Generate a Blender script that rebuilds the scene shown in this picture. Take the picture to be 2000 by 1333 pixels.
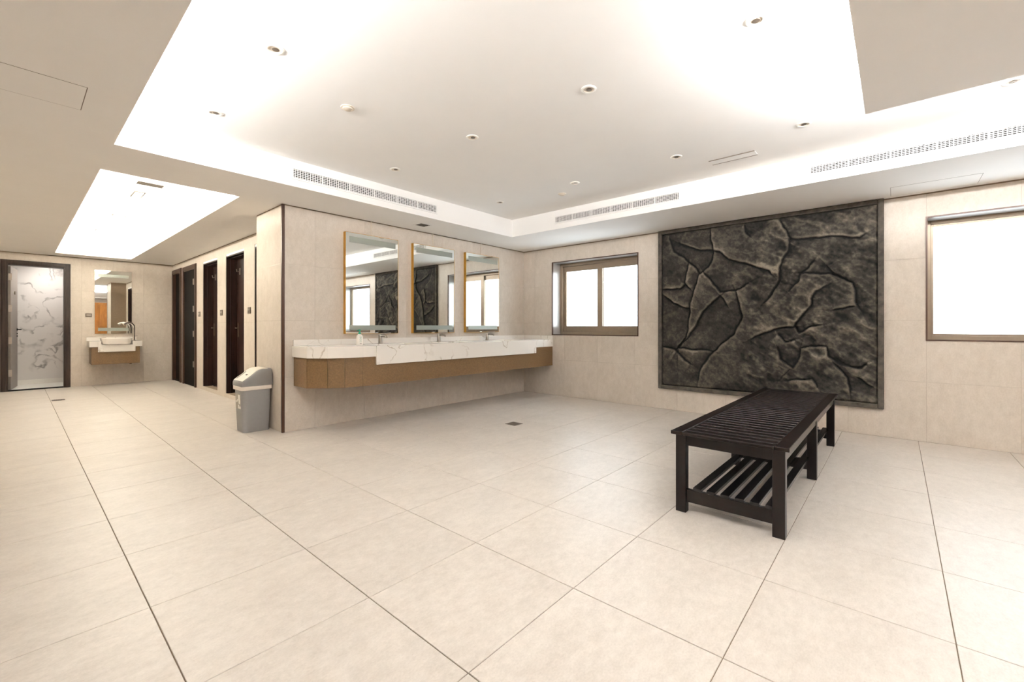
import bpy, bmesh, math, random
import numpy as np
from mathutils import Vector, Matrix

# ------------------------------------------------------------------ scene, camera, light
C = bpy.context.scene.collection
S = bpy.context.scene
for o in list(bpy.data.objects):
    bpy.data.objects.remove(o, do_unlink=True)
random.seed(7)

EYE = 1.11
cam = bpy.data.cameras.new('camera'); camo = bpy.data.objects.new('camera', cam); C.objects.link(camo)
cam.sensor_width = 36.0
cam.lens = 854.572 / 2000 * 36.0
cam.shift_y = -27.8 / 2000
cam.clip_start = 0.02
camo.location = (0, 0, EYE)
camo.rotation_euler = (math.radians(90), 0, math.radians(41.3467 - 90))
S.camera = camo

S.view_settings.view_transform = 'Standard'
S.view_settings.look = 'None'
S.view_settings.gamma = 1.0
S.view_settings.use_curve_mapping = False
S.view_settings.exposure = 1.5
S.cycles.max_bounces = 14
S.cycles.diffuse_bounces = 8
S.cycles.glossy_bounces = 6
S.cycles.transparent_max_bounces = 12
S.cycles.use_denoising = True
S.cycles.sample_clamp_indirect = 6.0

W = bpy.data.worlds.new('daylight'); S.world = W; W.use_nodes = True
bgn = W.node_tree.nodes['Background']
bgn.inputs[0].default_value = (0.84, 0.92, 1.0, 1)
bgn.inputs[1].default_value = 2.4

WARM = (0.965, 0.98, 1.0)
HALL = (1.0, 0.965, 0.87)

def area(name, loc, sx, sy, power, color, rot, portal=False):
    l = bpy.data.lights.new(name, 'AREA'); l.shape = 'RECTANGLE'; l.size = sx; l.size_y = sy
    l.energy = power; l.color = color
    o = bpy.data.objects.new(name, l); C.objects.link(o); o.location = loc; o.rotation_euler = rot
    if portal:
        l.cycles.is_portal = True
    return o

PI = math.pi
UP = (PI, 0, 0)
# light strips lying in the ceiling troughs, shining up and outwards
rad = math.radians
area('cove_strip', (0.29, 0.2, 2.465), 0.05, 7.6, 72, WARM, (PI, rad(30), 0))
area('cove_strip', (3.27, -1.75, 2.465), 0.05, 3.6, 66, WARM, (PI, rad(35), 0))
area('cove_strip', (1.91, -1.75, 2.465), 0.05, 3.6, 34, WARM, (PI, rad(-35), 0))
area('cove_strip', (2.6, 0.02, 2.465), 1.3, 0.05, 19, WARM, (rad(145), 0, 0))
# hall tray
area('cove_strip', (0.29, 7.95, 2.465), 0.05, 5.9, 66, HALL, (PI, rad(25), 0))
area('cove_strip', (1.64, 7.95, 2.465), 0.05, 5.9, 66, HALL, (PI, rad(-25), 0))
# windows: portals onto the sky
area('portal', (6.13, 3.48, 1.57), 1.4, 1.1, 1, (1, 1, 1), (PI / 2, 0, PI / 2), True)
area('portal', (6.13, -0.957, 1.57), 1.4, 1.1, 1, (1, 1, 1), (PI / 2, 0, PI / 2), True)
# fill light added to brighten the marble toilet room beyond the far door
area('room_fill', (0.45, 12.0, 2.36), 0.3, 0.3, 4.6, (1, 0.95, 0.9), (0, 0, 0))

# ------------------------------------------------------------------ materials
def lin(c):
    r = []
    for v in c[:3]:
        v /= 255.0
        r.append(v / 12.92 if v <= 0.04045 else ((v + 0.055) / 1.055) ** 2.4)
    return (r[0], r[1], r[2], 1)

class N:
    def __init__(s, name):
        s.m = bpy.data.materials.new(name); s.m.use_nodes = True
        s.t = s.m.node_tree; s.b = s.t.nodes['Principled BSDF']
    def n(s, typ, **kw):
        x = s.t.nodes.new(typ)
        for k, v in kw.items():
            if k in x.inputs.keys(): x.inputs[k].default_value = v
            else: setattr(x, k, v)
        return x
    def l(s, a, b): s.t.links.new(a, b)
    def ramp(s, fac, stops):
        r = s.n('ShaderNodeValToRGB'); e = r.color_ramp.elements
        while len(e) < len(stops): e.new(0.5)
        for i, (p, c) in enumerate(stops):
            e[i].position = p; e[i].color = c
        s.l(fac, r.inputs['Fac']); return r.outputs['Color']
    def coord(s, scale=(1, 1, 1), rand=0.0):
        tc = s.n('ShaderNodeTexCoord'); mp = s.n('ShaderNodeMapping'); mp.inputs['Scale'].default_value = scale
        src = tc.outputs['Object']
        if rand:
            oi = s.n('ShaderNodeObjectInfo')
            ad = s.n('ShaderNodeVectorMath', operation='ADD'); sc = s.n('ShaderNodeVectorMath', operation='SCALE')
            cb = s.n('ShaderNodeCombineXYZ'); 
            s.l(oi.outputs['Random'], cb.inputs[0]); s.l(oi.outputs['Random'], cb.inputs[1]); s.l(oi.outputs['Random'], cb.inputs[2])
            s.l(cb.outputs[0], sc.inputs[0]); sc.inputs['Scale'].default_value = rand
            s.l(src, ad.inputs[0]); s.l(sc.outputs[0], ad.inputs[1]); src = ad.outputs[0]
        s.l(src, mp.inputs['Vector']); return mp.outputs[0]
    def noise(s, vec, scale, detail=4, rough=0.55, dist=0.0):
        x = s.n('ShaderNodeTexNoise'); x.inputs['Scale'].default_value = scale; x.inputs['Detail'].default_value = detail
        x.inputs['Roughness'].default_value = rough; x.inputs['Distortion'].default_value = dist
        s.l(vec, x.inputs['Vector']); return x.outputs['Fac']
    def bump(s, h, strength, dist=0.01):
        b = s.n('ShaderNodeBump'); b.inputs['Strength'].default_value = strength; b.inputs['Distance'].default_value = dist
        s.l(h, b.inputs['Height']); s.l(b.outputs[0], s.b.inputs['Normal']); return b

def plain(name, col, rough=0.5, metal=0.0, var=0.06, scale=30.0, bump=0.0, coat=0.0, spec=None, stretch=(1, 1, 1), rand=0.0):
    k = N(name); c = lin(col)
    v = k.coord(stretch, rand); f = k.noise(v, scale)
    lo = tuple(max(0, x * (1 - var)) for x in c[:3]) + (1,); hi = tuple(min(1, x * (1 + var)) for x in c[:3]) + (1,)
    k.l(k.ramp(f, [(0.3, lo), (0.7, hi)]), k.b.inputs['Base Color'])
    k.b.inputs['Roughness'].default_value = rough; k.b.inputs['Metallic'].default_value = metal
    if spec is not None: k.b.inputs['Specular IOR Level'].default_value = spec
    if coat: k.b.inputs['Coat Weight'].default_value = coat; k.b.inputs['Coat Roughness'].default_value = 0.15
    if bump: k.bump(f, bump)
    return k.m

def stone_tile(name, c_lo, c_hi, rough, bump, stretch, scale=7.0, spec=0.5):
    k = N(name); v = k.coord(stretch, 37.0)
    big = k.noise(v, scale * 0.5, 3); mid = k.noise(v, scale * 3, 6, 0.65); fine = k.noise(v, scale * 16, 4, 0.7)
    m1 = k.n('ShaderNodeMath', operation='MULTIPLY_ADD'); k.l(mid, m1.inputs[0]); m1.inputs[1].default_value = 0.5
    m0 = k.n('ShaderNodeMath', operation='MULTIPLY'); k.l(big, m0.inputs[0]); m0.inputs[1].default_value = 0.3
    k.l(m0.outputs[0], m1.inputs[2])
    m2 = k.n('ShaderNodeMath', operation='MULTIPLY_ADD'); k.l(fine, m2.inputs[0]); m2.inputs[1].default_value = 0.45; k.l(m1.outputs[0], m2.inputs[2])
    k.l(k.ramp(m2.outputs[0], [(0.42, lin(c_lo)), (0.82, lin(c_hi))]), k.b.inputs['Base Color'])
    rr = k.n('ShaderNodeMapRange'); rr.inputs['To Min'].default_value = rough - 0.07; rr.inputs['To Max'].default_value = rough + 0.1
    k.l(mid, rr.inputs['Value']); k.l(rr.outputs[0], k.b.inputs['Roughness'])
    k.b.inputs['Specular IOR Level'].default_value = spec
    k.bump(m2.outputs[0], bump, 0.006)
    return k.m

def marble(name, base, vein, scale=2.2, width=0.02, rough=0.15, gold=None, rand=0.0):
    k = N(name); v = k.coord((1, 1, 1), rand)
    warp = k.n('ShaderNodeTexNoise'); warp.inputs['Scale'].default_value = scale * 1.3; warp.inputs['Detail'].default_value = 5
    k.l(v, warp.inputs['Vector'])
    ad = k.n('ShaderNodeVectorMath', operation='MULTIPLY_ADD'); ad.inputs[1].default_value = (0.5, 0.5, 0.5)
    k.l(warp.outputs['Color'], ad.inputs[0]); k.l(v, ad.inputs[2])
    f = k.noise(ad.outputs[0], scale, 2, 0.45, 0.6)
    d = k.n('ShaderNodeMath', operation='SUBTRACT'); k.l(f, d.inputs[0]); d.inputs[1].default_value = 0.5
    a = k.n('ShaderNodeMath', operation='ABSOLUTE'); k.l(d.outputs[0], a.inputs[0])
    fade = k.noise(v, scale * 1.7, 2)
    fr = k.n('ShaderNodeMapRange'); fr.inputs['From Min'].default_value = 0.42; fr.inputs['From Max'].default_value = 0.62
    k.l(fade, fr.inputs['Value'])
    vr = k.n('ShaderNodeMapRange'); vr.inputs['From Max'].default_value = width; vr.inputs['To Min'].default_value = 1; vr.inputs['To Max'].default_value = 0
    k.l(a.outputs[0], vr.inputs['Value'])
    mu = k.n('ShaderNodeMath', operation='MULTIPLY'); k.l(fr.outputs[0], mu.inputs[0]); k.l(vr.outputs[0], mu.inputs[1])
    mx = k.n('ShaderNodeMix', data_type='RGBA'); k.l(mu.outputs[0], mx.inputs['Factor'])
    mx.inputs[6].default_value = lin(base)
    mx.inputs[7].default_value = lin(vein)
    k.l(mx.outputs[2], k.b.inputs['Base Color'])
    k.b.inputs['Roughness'].default_value = rough
    return k.m

def wood(name, c1, c2, rough, stretch=(1, 14, 14), scale=3.0, coat=0.0, rand=11.0, spec=0.5):
    k = N(name); v = k.coord(stretch, rand)
    f = k.noise(v, scale, 6, 0.6, 0.4)
    k.l(k.ramp(f, [(0.3, lin(c1)), (0.7, lin(c2))]), k.b.inputs['Base Color'])
    k.b.inputs['Roughness'].default_value = rough
    if coat: k.b.inputs['Coat Weight'].default_value = coat; k.b.inputs['Coat Roughness'].default_value = 0.2
    k.b.inputs['Specular IOR Level'].default_value = spec
    k.bump(f, 0.05, 0.003)
    return k.m

M = {}
M['floor'] = stone_tile('floor_stone', (193, 184, 174), (222, 214, 205), 0.35, 0.16, (1, 1.6, 1), 6.0)
M['grout'] = plain('grout', (122, 106, 86), 0.9)
M['wall'] = stone_tile('wall_stone', (190, 179, 165), (213, 203, 191), 0.55, 0.10, (1, 1, 0.6), 6.0)
M['wall_base'] = plain('grout_gap_shade', (132, 114, 94), 0.9)  # joint grout, darkened to paint shade into the gap below the soffit
M['cable'] = plain('cable_cover', (206, 194, 178), 0.6)
M['ceil'] = plain('ceiling_paint', (236, 234, 231), 0.85, var=0.01, scale=3)
M['white'] = plain('white_enamel', (235, 232, 225), 0.4, var=0.01)
M['downlight_inner'] = plain('downlight_inner', (214, 204, 190), 0.5, var=0.03)
M['dark'] = plain('duct_dark', (30, 26, 22), 0.8)
M['brown_metal'] = plain('bronze_aluminium', (142, 126, 108), 0.36, metal=0.5, var=0.04)
M['reveal'] = plain('reveal_lining', (176, 170, 164), 0.30, metal=0.55, var=0.03)
M['brown_trim'] = plain('brown_trim', (70, 44, 28), 0.35, metal=0.2)
M['door_wood'] = wood('door_wood', (24, 13, 9), (48, 28, 20), 0.42, (14, 14, 1), spec=0.3)
M['door_black'] = wood('door_black', (5, 4, 4), (12, 9, 7), 0.6, (14, 14, 1), spec=0.08)
M['bench'] = wood('espresso_wood', (12, 5, 4), (22, 10, 7), 0.30, (3, 3, 3), 9.0, spec=0.34)
M['bench_shelf'] = wood('espresso_shelf', (8, 7, 9), (17, 14, 16), 0.22, (1, 14, 14))
M['vanity_wood'] = plain('vanity_laminate', (112, 86, 55), 0.42, var=0.22, scale=70, rand=5.0)
M['marble'] = marble('counter_marble', (236, 231, 224), (168, 152, 130), 2.1, 0.015, 0.18)
M['toilet_marble'] = marble('toilet_marble', (222, 218, 214), (146, 142, 138), 2.3, 0.045, 0.25)
M['ceramic'] = plain('ceramic', (238, 232, 224), 0.12, var=0.01)
M['chrome'] = plain('chrome', (214, 208, 202), 0.12, metal=1.0, var=0.02)
M['steel'] = plain('brushed_steel', (168, 160, 150), 0.35, metal=1.0, var=0.05)
M['gold'] = plain('brushed_gold', (196, 150, 62), 0.35, metal=0.75, var=0.05)
M['mirror'] = plain('mirror_glass', (240, 243, 240), 0.015, metal=1.0, var=0.0)
M['frost'] = plain('frosted_strip', (158, 162, 152), 0.4, metal=0.55, var=0.02)
M['plate'] = plain('plate_grey', (112, 100, 86), 0.4, metal=0.5)
M['bin_grey'] = plain('bin_grey', (146, 145, 144), 0.45, var=0.02)
M['bin_lid'] = plain('bin_lid_grey', (134, 131, 128), 0.42, var=0.02)
M['bin_flap'] = plain('bin_flap', (206, 200, 186), 0.45, var=0.02)
M['bin_rim'] = plain('bin_rim', (232, 222, 212), 0.45, var=0.02)
M['green'] = plain('green_plastic', (20, 150, 112), 0.35, var=0.04)
M['bottle'] = plain('bottle_white', (242, 236, 228), 0.35, var=0.01)
M['ink'] = plain('print_green', (120, 168, 150), 0.6)
M['ink_dark'] = plain('print_dark', (60, 50, 50), 0.6)
M['locker'] = wood('locker_wood', (150, 92, 36), (196, 132, 62), 0.4, (10, 10, 1))
M['leaf_grey'] = plain('leaf_grey', (128, 120, 112), 0.4, var=0.03)

def glass_mat():
    k = N('window_glass'); t = k.t
    tr = k.n('ShaderNodeBsdfTransparent'); tr.inputs[0].default_value = (0.96, 0.98, 0.98, 1)
    gl = k.n('ShaderNodeBsdfGlossy'); gl.inputs['Roughness'].default_value = 0.02
    fr = k.n('ShaderNodeFresnel'); fr.inputs['IOR'].default_value = 1.45
    mx = k.n('ShaderNodeMixShader'); ge = k.n('ShaderNodeNewGeometry'); ff = k.n('ShaderNodeMath', operation='SUBTRACT'); ff.inputs[0].default_value = 1.0; k.l(ge.outputs['Backfacing'], ff.inputs[1])
    fm = k.n('ShaderNodeMath', operation='MULTIPLY'); k.l(fr.outputs[0], fm.inputs[0]); k.l(ff.outputs[0], fm.inputs[1])
    k.l(fm.outputs[0], mx.inputs[0]); k.l(tr.outputs[0], mx.inputs[1]); k.l(gl.outputs[0], mx.inputs[2])
    k.l(mx.outputs[0], t.nodes['Material Output'].inputs['Surface'])
    return k.m
M['glass'] = glass_mat()

def rock_mat():
    k = N('cast_rock'); v = k.coord((1, 1, 1))
    big = k.noise(v, 2.2, 4, 0.6, 0.4); fine = k.noise(v, 60, 6, 0.75); mid = k.noise(v, 14, 6, 0.7)
    at = k.n('ShaderNodeAttribute', attribute_name='relief')
    m = k.n('ShaderNodeMath', operation='MULTIPLY_ADD'); k.l(mid, m.inputs[0]); m.inputs[1].default_value = 0.35
    m0 = k.n('ShaderNodeMath', operation='MULTIPLY'); k.l(big, m0.inputs[0]); m0.inputs[1].default_value = 0.55
    k.l(m0.outputs[0], m.inputs[2])
    m2 = k.n('ShaderNodeMath', operation='MULTIPLY_ADD'); k.l(fine, m2.inputs[0]); m2.inputs[1].default_value = 0.35; k.l(m.outputs[0], m2.inputs[2])
    m3 = k.n('ShaderNodeMath', operation='MULTIPLY_ADD'); k.l(at.outputs['Fac'], m3.inputs[0]); m3.inputs[1].default_value = 0.55; k.l(m2.outputs[0], m3.inputs[2])
    k.l(k.ramp(m3.outputs[0], [(0.34, lin((20, 18, 16))), (0.60, lin((50, 46, 40))), (0.82, lin((84, 77, 67))), (1.0, lin((120, 111, 96)))]), k.b.inputs['Base Color'])
    k.b.inputs['Roughness'].default_value = 0.8
    k.b.inputs['Specular IOR Level'].default_value = 0.3
    k.bump(m2.outputs[0], 0.9, 0.012)
    return k.m
M['rock'] = rock_mat()
M['rock_frame'] = plain('cast_rock_frame', (70, 64, 56), 0.85, var=0.45, scale=16, bump=0.5)

# ------------------------------------------------------------------ mesh helpers
class MB:
    def __init__(s): s.v = []; s.f = []
    def add(s, vs, fs):
        n = len(s.v); s.v += [tuple(p) for p in vs]; s.f += [tuple(i + n for i in f) for f in fs]; return s
    def box(s, x0, x1, y0, y1, z0, z1):
        vs = [(x, y, z) for x in (x0, x1) for y in (y0, y1) for z in (z0, z1)]
        return s.add(vs, [(0, 1, 3, 2), (4, 6, 7, 5), (0, 4, 5, 1), (2, 3, 7, 6), (0, 2, 6, 4), (1, 5, 7, 3)])
    def prism(s, poly, a0, a1, axis='z'):
        def p(u, v, w):
            return (u, v, w) if axis == 'z' else ((w, u, v) if axis == 'x' else (u, w, v))
        n = len(poly); vs = [p(u, v, a0) for u, v in poly] + [p(u, v, a1) for u, v in poly]
        fs = [tuple(range(n - 1, -1, -1)), tuple(range(n, 2 * n))] + [(i, (i + 1) % n, n + (i + 1) % n, n + i) for i in range(n)]
        return s.add(vs, fs)
    def rings(s, rings, cap=True):
        n = len(rings[0]); vs = [p for r in rings for p in r]; fs = []
        for k in range(len(rings) - 1):
            for i in range(n):
                fs.append((k * n + i, k * n + (i + 1) % n, (k + 1) * n + (i + 1) % n, (k + 1) * n + i))
        if cap: fs += [tuple(range(n - 1, -1, -1)), tuple(range((len(rings) - 1) * n, len(rings) * n))]
        return s.add(vs, fs)
    def lathe(s, cx, cy, prof, n=24, cap=True):
        return s.rings([[(cx + r * math.cos(2 * PI * i / n), cy + r * math.sin(2 * PI * i / n), z) for i in range(n)] for r, z in prof], cap)
    def tube(s, pts, rad, n=12):
        pts = [Vector(p) for p in pts]; rs = rad if isinstance(rad, (list, tuple)) else [rad] * len(pts)
        ring = []; up = None
        for i, p in enumerate(pts):
            t = (pts[min(i + 1, len(pts) - 1)] - pts[max(i - 1, 0)]).normalized()
            if up is None:
                up = Vector((0, 0, 1)) if abs(t.z) < 0.9 else Vector((0, 1, 0))
            a = t.cross(up).normalized(); b = a.cross(t).normalized(); up = b
            ring.append([tuple(p + rs[i] * (math.cos(2 * PI * k / n) * a + math.sin(2 * PI * k / n) * b)) for k in range(n)])
        return s.rings(ring)
    def build(s, name, mat, parent=None, loc=None, smooth=False, bevel=0.0, seg=2, angle=40):
        org = Vector((0, 0, 0)); pl = Vector((0, 0, 0)); q = parent
        while q is not None:
            pl += Vector(q.location); q = q.parent
        org = Vector(loc) if loc is not None else pl
        me = bpy.data.meshes.new(name)
        me.from_pydata([tuple(Vector(p) - org) for p in s.v], [], s.f)
        bm = bmesh.new(); bm.from_mesh(me); bmesh.ops.recalc_face_normals(bm, faces=bm.faces); bm.to_mesh(me); bm.free()
        me.materials.append(mat)
        if smooth:
            me.polygons.foreach_set('use_smooth', [True] * len(me.polygons))
            try: me.set_sharp_from_angle(angle=math.radians(angle))
            except Exception: pass
        o = bpy.data.objects.new(name, me); C.objects.link(o)
        if parent is not None: o.parent = parent
        o.location = org - pl
        if bevel:
            b = o.modifiers.new('bevel', 'BEVEL'); b.width = bevel; b.segments = seg; b.limit_method = 'ANGLE'
        return o

def rrect(x0, x1, y0, y1, r, n=5):
    out = []
    for cx, cy, a in ((x1 - r, y1 - r, 0), (x0 + r, y1 - r, 90), (x0 + r, y0 + r, 180), (x1 - r, y0 + r, 270)):
        for i in range(n + 1):
            t = math.radians(a + 90 * i / n); out.append((cx + r * math.cos(t), cy + r * math.sin(t)))
    return out

def tag(o, label, cat, group=None):
    o['label'] = label; o['category'] = cat
    if group: o['group'] = group
    return o

def thing(name, label, cat, loc, group=None):
    o = bpy.data.objects.new(name, None); C.objects.link(o); o.location = loc
    o.empty_display_size = 0.1
    return tag(o, label, cat, group)

def struct(o): o['kind'] = 'structure'; return o

def part(parent, name, mat, x0, x1, y0, y1, z0, z1, bevel=0.0):
    return MB().box(x0, x1, y0, y1, z0, z1).build(name, mat, parent, bevel=bevel)

def dup(root, loc, label=None):
    r = root.copy(); C.objects.link(r); r.location = loc
    if label: r['label'] = label
    for ch in list(root.children):
        c = ch.copy(); C.objects.link(c); c.parent = r
        for g in list(ch.children):
            d = g.copy(); C.objects.link(d); d.parent = c
    return r

def subtract(cell, holes):
    rects = [cell]
    for h in holes:
        out = []
        for (a, b, c, d) in rects:
            e0, e1, f0, f1 = max(a, h[0]), min(b, h[1]), max(c, h[2]), min(d, h[3])
            if e0 >= e1 or f0 >= f1: out.append((a, b, c, d)); continue
            if a < e0: out.append((a, e0, c, d))
            if e1 < b: out.append((e1, b, c, d))
            if c < f0: out.append((e0, e1, c, f0))
            if f1 < d: out.append((e0, e1, f1, d))
        rects = out
    return [r for r in rects if r[1] - r[0] > 0.004 and r[3] - r[2] > 0.004]

def wall(name, axis, plane, back, u0, u1, z0, z1, ju, jz, holes=(), mat=None, gap=0.0006, name_tile='tile'):
    """wall slab (plane..plane+back) with openings; tiles 4 mm thick form its face on the side away from back"""
    mat = mat or M['wall']; sg = 1 if back > 0 else -1
    def bx(mb, r, p0, p1):
        a, b = min(p0, p1), max(p0, p1)
        if axis == 'x': mb.box(a, b, r[0], r[1], r[2], r[3])
        else: mb.box(r[0], r[1], a, b, r[2], r[3])
    mb = MB()
    for r in subtract((u0, u1, z0, z1), holes): bx(mb, r, plane + sg * 0.004, plane + back)
    root = struct(mb.build(name, M['wall_base']))
    us = [u0] + [u for u in ju if u0 + 0.02 < u < u1 - 0.02] + [u1]
    zs = [z0] + [z for z in jz if z0 + 0.02 < z < z1 - 0.02] + [z1 - (0.012 if z1 == 2.40 else 0)]
    for i in range(len(us) - 1):
        for j in range(len(zs) - 1):
            cell = (us[i] + gap, us[i + 1] - gap, zs[j] + gap, zs[j + 1] - gap)
            rs = subtract(cell, holes)
            if not rs: continue
            tb = MB()
            for r in rs: bx(tb, r, plane, plane + sg * 0.0045)
            cu, cz = (us[i] + us[i + 1]) / 2, (zs[j] + zs[j + 1]) / 2
            tb.build(name_tile, mat, root, loc=(plane, cu, cz) if axis == 'x' else (cu, plane, cz))
    return root

# ------------------------------------------------------------------ setting
XR, YV, XP, XS, YF, H, T = 5.794, 4.827, 1.85, 2.19, 11.42, 2.40, 2.645
XL, YB = -1.6, -4.7
GX, GY, SX, SY = 0.9597, 1.0314, 0.6065, 0.5933

floor = struct(MB().box(XL, 6.1, YB, 13.0, -0.12, -0.0035).build('floor', M['grout']))
full = None
for i in range(-5, 9):
    for j in range(-10, 18):
        x0, x1 = GX + i * SX, GX + (i + 1) * SX
        y0, y1 = GY + j * SY, GY + (j + 1) * SY
        if y0 > 3.9 and x0 > 2.2 and y0 > 4.9: continue
        cx0, cx1, cy0, cy1 = max(x0, XL), min(x1, XR), max(y0, YB), min(y1, YF)
        if cx1 - cx0 < 0.03 or cy1 - cy0 < 0.03: continue
        if x0 < -1.3 and y1 < 0: continue
        c = ((x0 + x1) / 2, (y0 + y1) / 2, 0)
        whole = abs(cx1 - cx0 - SX) < 1e-4 and abs(cy1 - cy0 - SY) < 1e-4
        if whole and full is not None:
            o = full.copy(); C.objects.link(o); o.location = c; continue
        mb = MB(); g, e = 0.0019, 0.0012
        a0, a1, b0, b1 = cx0 + g, cx1 - g, cy0 + g * 0.8, cy1 - g * 0.8
        mb.rings([[(a0, b0, -0.02), (a1, b0, -0.02), (a1, b1, -0.02), (a0, b1, -0.02)],
                  [(a0, b0, -e), (a1, b0, -e), (a1, b1, -e), (a0, b1, -e)],
                  [(a0 + e, b0 + e, 0), (a1 - e, b0 + e, 0), (a1 - e, b1 - e, 0), (a0 + e, b1 - e, 0)]])
        o = mb.build('tile', M['floor'], floor, loc=c)
        if whole: full = o

# walls ------------------------------------------------------------
rows = [0.576, 1.176, 1.776]
W1 = (2.73, 4.23, 0.975, 2.16)
W2 = (-1.58, -0.207, 0.975, 2.17)
wall('wall_right', 'x', XR, 0.30, YB, YV + 0.2, 0, H, [-0.214 + 0.6 * k for k in range(-8, 10)], rows, [W1, W2])
wall('wall_back', 'y', YV, 0.30, XP + 0.006, XR, 0, H, [2.19 + 0.6 * k for k in range(0, 7)], rows)
wall('wall_pier', 'x', XP, 0.34, YV + 0.007, 5.57, 0, H, [], rows)
D1 = (10.66, 11.40, 0.0, 2.28); D2 = (9.587, 10.54, 0.0, 2.27)
D3 = (8.35, 9.18, 0.065, 2.25); D4 = (7.09, 7.916, 0.065, 2.25); D5 = (5.85, 6.67, 0.065, 2.25)
wall('wall_stalls', 'x', XS, 0.13, 5.57, YF, 0, H, [6.76, 8.02, 9.27, 9.56, 10.6], rows, [D1, D2, D3, D4, D5])
DF = (-0.165, 0.678, 0.0, 2.262)
wall('wall_far', 'y', YF, 0.13, XL, XS + 0.13, 0, H, [-0.9, -0.3, 0.823, 1.262, 1.72], rows, [DF])
wall('wall_left', 'x', XL, -0.2, YB, YF, 0, H, [YB + 0.6 * k for k in range(1, 27)], [1.2])
wall('wall_rear', 'y', YB, -0.2, XL, XR, 0, H, [XL + 0.9 * k for k in range(1, 9)], [1.2])
struct(MB().box(XS + 0.13, 3.5, 5.5, 5.57, -0.1, H).build('wall_stall_near', M['wall_base']))
struct(MB().box(XS + 0.13, 3.5, YF, YF + 0.13, -0.1, H).build('wall_stall_far', M['wall_base']))
# closed stalls behind the doors and the room behind the far door
struct(MB().box(3.4, 3.5, 5.57, YF + 0.2, -0.1, H).build('wall_stall_rear', M['wall_base']))
tm = M['toilet_marble']
struct(MB().box(-0.9, 1.6, 12.55, 12.65, -0.1, H).build('wall_toilet_rear', tm))
struct(MB().box(-0.9, -0.8, YF + 0.13, 12.55, -0.1, H).build('wall_toilet_left', tm))
struct(MB().box(1.5, 1.6, YF + 0.13, 12.55, -0.1, H).build('wall_toilet_right', tm))
struct(MB().box(-0.8, 1.5, 12.53, 12.55, 0.0, 0.09).build('baseboard_toilet', M['white']))
struct(MB().box(-0.8, 1.5, YF, 12.55, -0.0034, 0.004).build('floor_toilet', M['white']))

# ceiling ------------------------------------------------------------
ceil = struct(MB().box(XL - 0.2, 6.1, YB - 0.2, 13.0, T, T + 0.08).build('ceiling', M['ceil']))
TX0, TX1, TY0, TY1 = 0.463, 4.723, -4.0, 4.156
HX0, HX1, HY0, HY1 = 0.465, 1.472, 4.89, 11.0
s = MB()
s.box(XL, TX0, YB, YF + 0.13, H, H + 0.035)                 # left lip, also along the hall
s.box(XL, 0.14, YB, YF + 0.13, H + 0.035, T)
s.box(TX1, XR + 0.3, YB, YV, H, T)                                # right bulkhead
s.box(TX0, TX1, TY1, HY0, H, T)                             # between the trays
s.box(HX1, TX1 + 0.002, HY0 - 0.001, YF + 0.13, H, H + 0.035)
s.box(1.78, 3.5, HY0, YF + 0.13, H + 0.035, T)
s.box(3.5, XR + 0.3, YV - 0.001, YF, H, T)
s.box(HX0 - 0.002, HX1 + 0.002, HY1, YF + 0.13, H, T)
s.box(TX0 - 0.001, TX1 + 0.001, YB, TY0, H, T)
s.box(-0.9, 1.6, YF + 0.13, 12.65, H, T)
s.build('soffit', M['ceil'], ceil)
r = MB(); r.box(1.77, 3.41, -3.5, 0.144, H, H + 0.035); r.box(2.1, 3.08, -3.2, -0.19, H + 0.035, T)
r.build('raft', M['ceil'], ceil)

# brown metal corner trims
struct(MB().box(XP - 0.008, XP + 0.02, YV - 0.008, YV + 0.02, 0, H - 0.002).build('trim_1', M['brown_trim'], bevel=0.002))

# windows ------------------------------------------------------------
def window(n, w, rail, split):
    y0, y1, z0, z1 = w; xa, xb = XR + 0.226, XR + 0.296
    root = bpy.data.objects.new('window_%d' % n, None); C.objects.link(root); struct(root); root.location = (XR, (y0 + y1) / 2, z0)
    e = 0.013
    t = MB(); X0, X1 = XR - 0.006, XR + 0.02
    t.box(X0, X1, y0, y0 + e, z0, z1).box(X0, X1, y1 - e, y1, z0, z1).box(X0, X1, y0 + e, y1 - e, z0, z0 + e).box(X0, X1, y0 + e, y1 - e, z1 - e, z1)
    t.build('edge_trim', M['brown_trim'], root)
    q = 0.008
    rv = MB(); X0, X1 = XR + 0.02, xa
    rv.box(X0, X1, y0, y0 + q, z0, z1).box(X0, X1, y1 - q, y1, z0, z1).box(X0, X1, y0 + q, y1 - q, z0, z0 + q).box(X0, X1, y0 + q, y1 - q, z1 - q, z1)
    rv.build('reveal_lining', M['reveal'], root)
    f = 0.055 if split else 0.045
    fr = MB()
    fr.box(xa, xb, y0, y0 + f, z0, z1).box(xa, xb, y1 - f, y1, z0, z1).box(xa, xb, y0 + f, y1 - f, z0, z0 + f).box(xa, xb, y0 + f, y1 - f, z1 - f, z1)
    fr.build('window_frame', M['brown_metal'], root, bevel=0.003)
    m = (y0 + y1) / 2
    for k, (a, b, xo) in enumerate(((m - 0.045, y1 - f, 0.038), (y0 + f, m + 0.045, 0.010)) if split else ((y0 + f, y1 - f, 0.020),)):
        x0, x1 = xa + xo, xa + xo + 0.024
        tr, br = rail; st = 0.048 if split else 0.02; ms = 0.085 if split else 0.06
        sa, sb = ((ms, st) if k == 0 else (st, ms)) if split else (st, st)
        za, zb = z0 + f, z1 - f
        sm = MB()
        sm.box(x0, x1, a, a + sa, za, zb).box(x0, x1, b - sb, b, za, zb).box(x0, x1, a + sa, b - sb, za, za + br).box(x0, x1, a + sa, b - sb, zb - tr, zb)
        sh = sm.build('sash', M['brown_metal'], root, bevel=0.002)
        MB().box(x0 + 0.009, x0 + 0.014, a + sa, b - sb, za + br, zb - tr).build('pane', M['glass'], sh)
    return root
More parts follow.
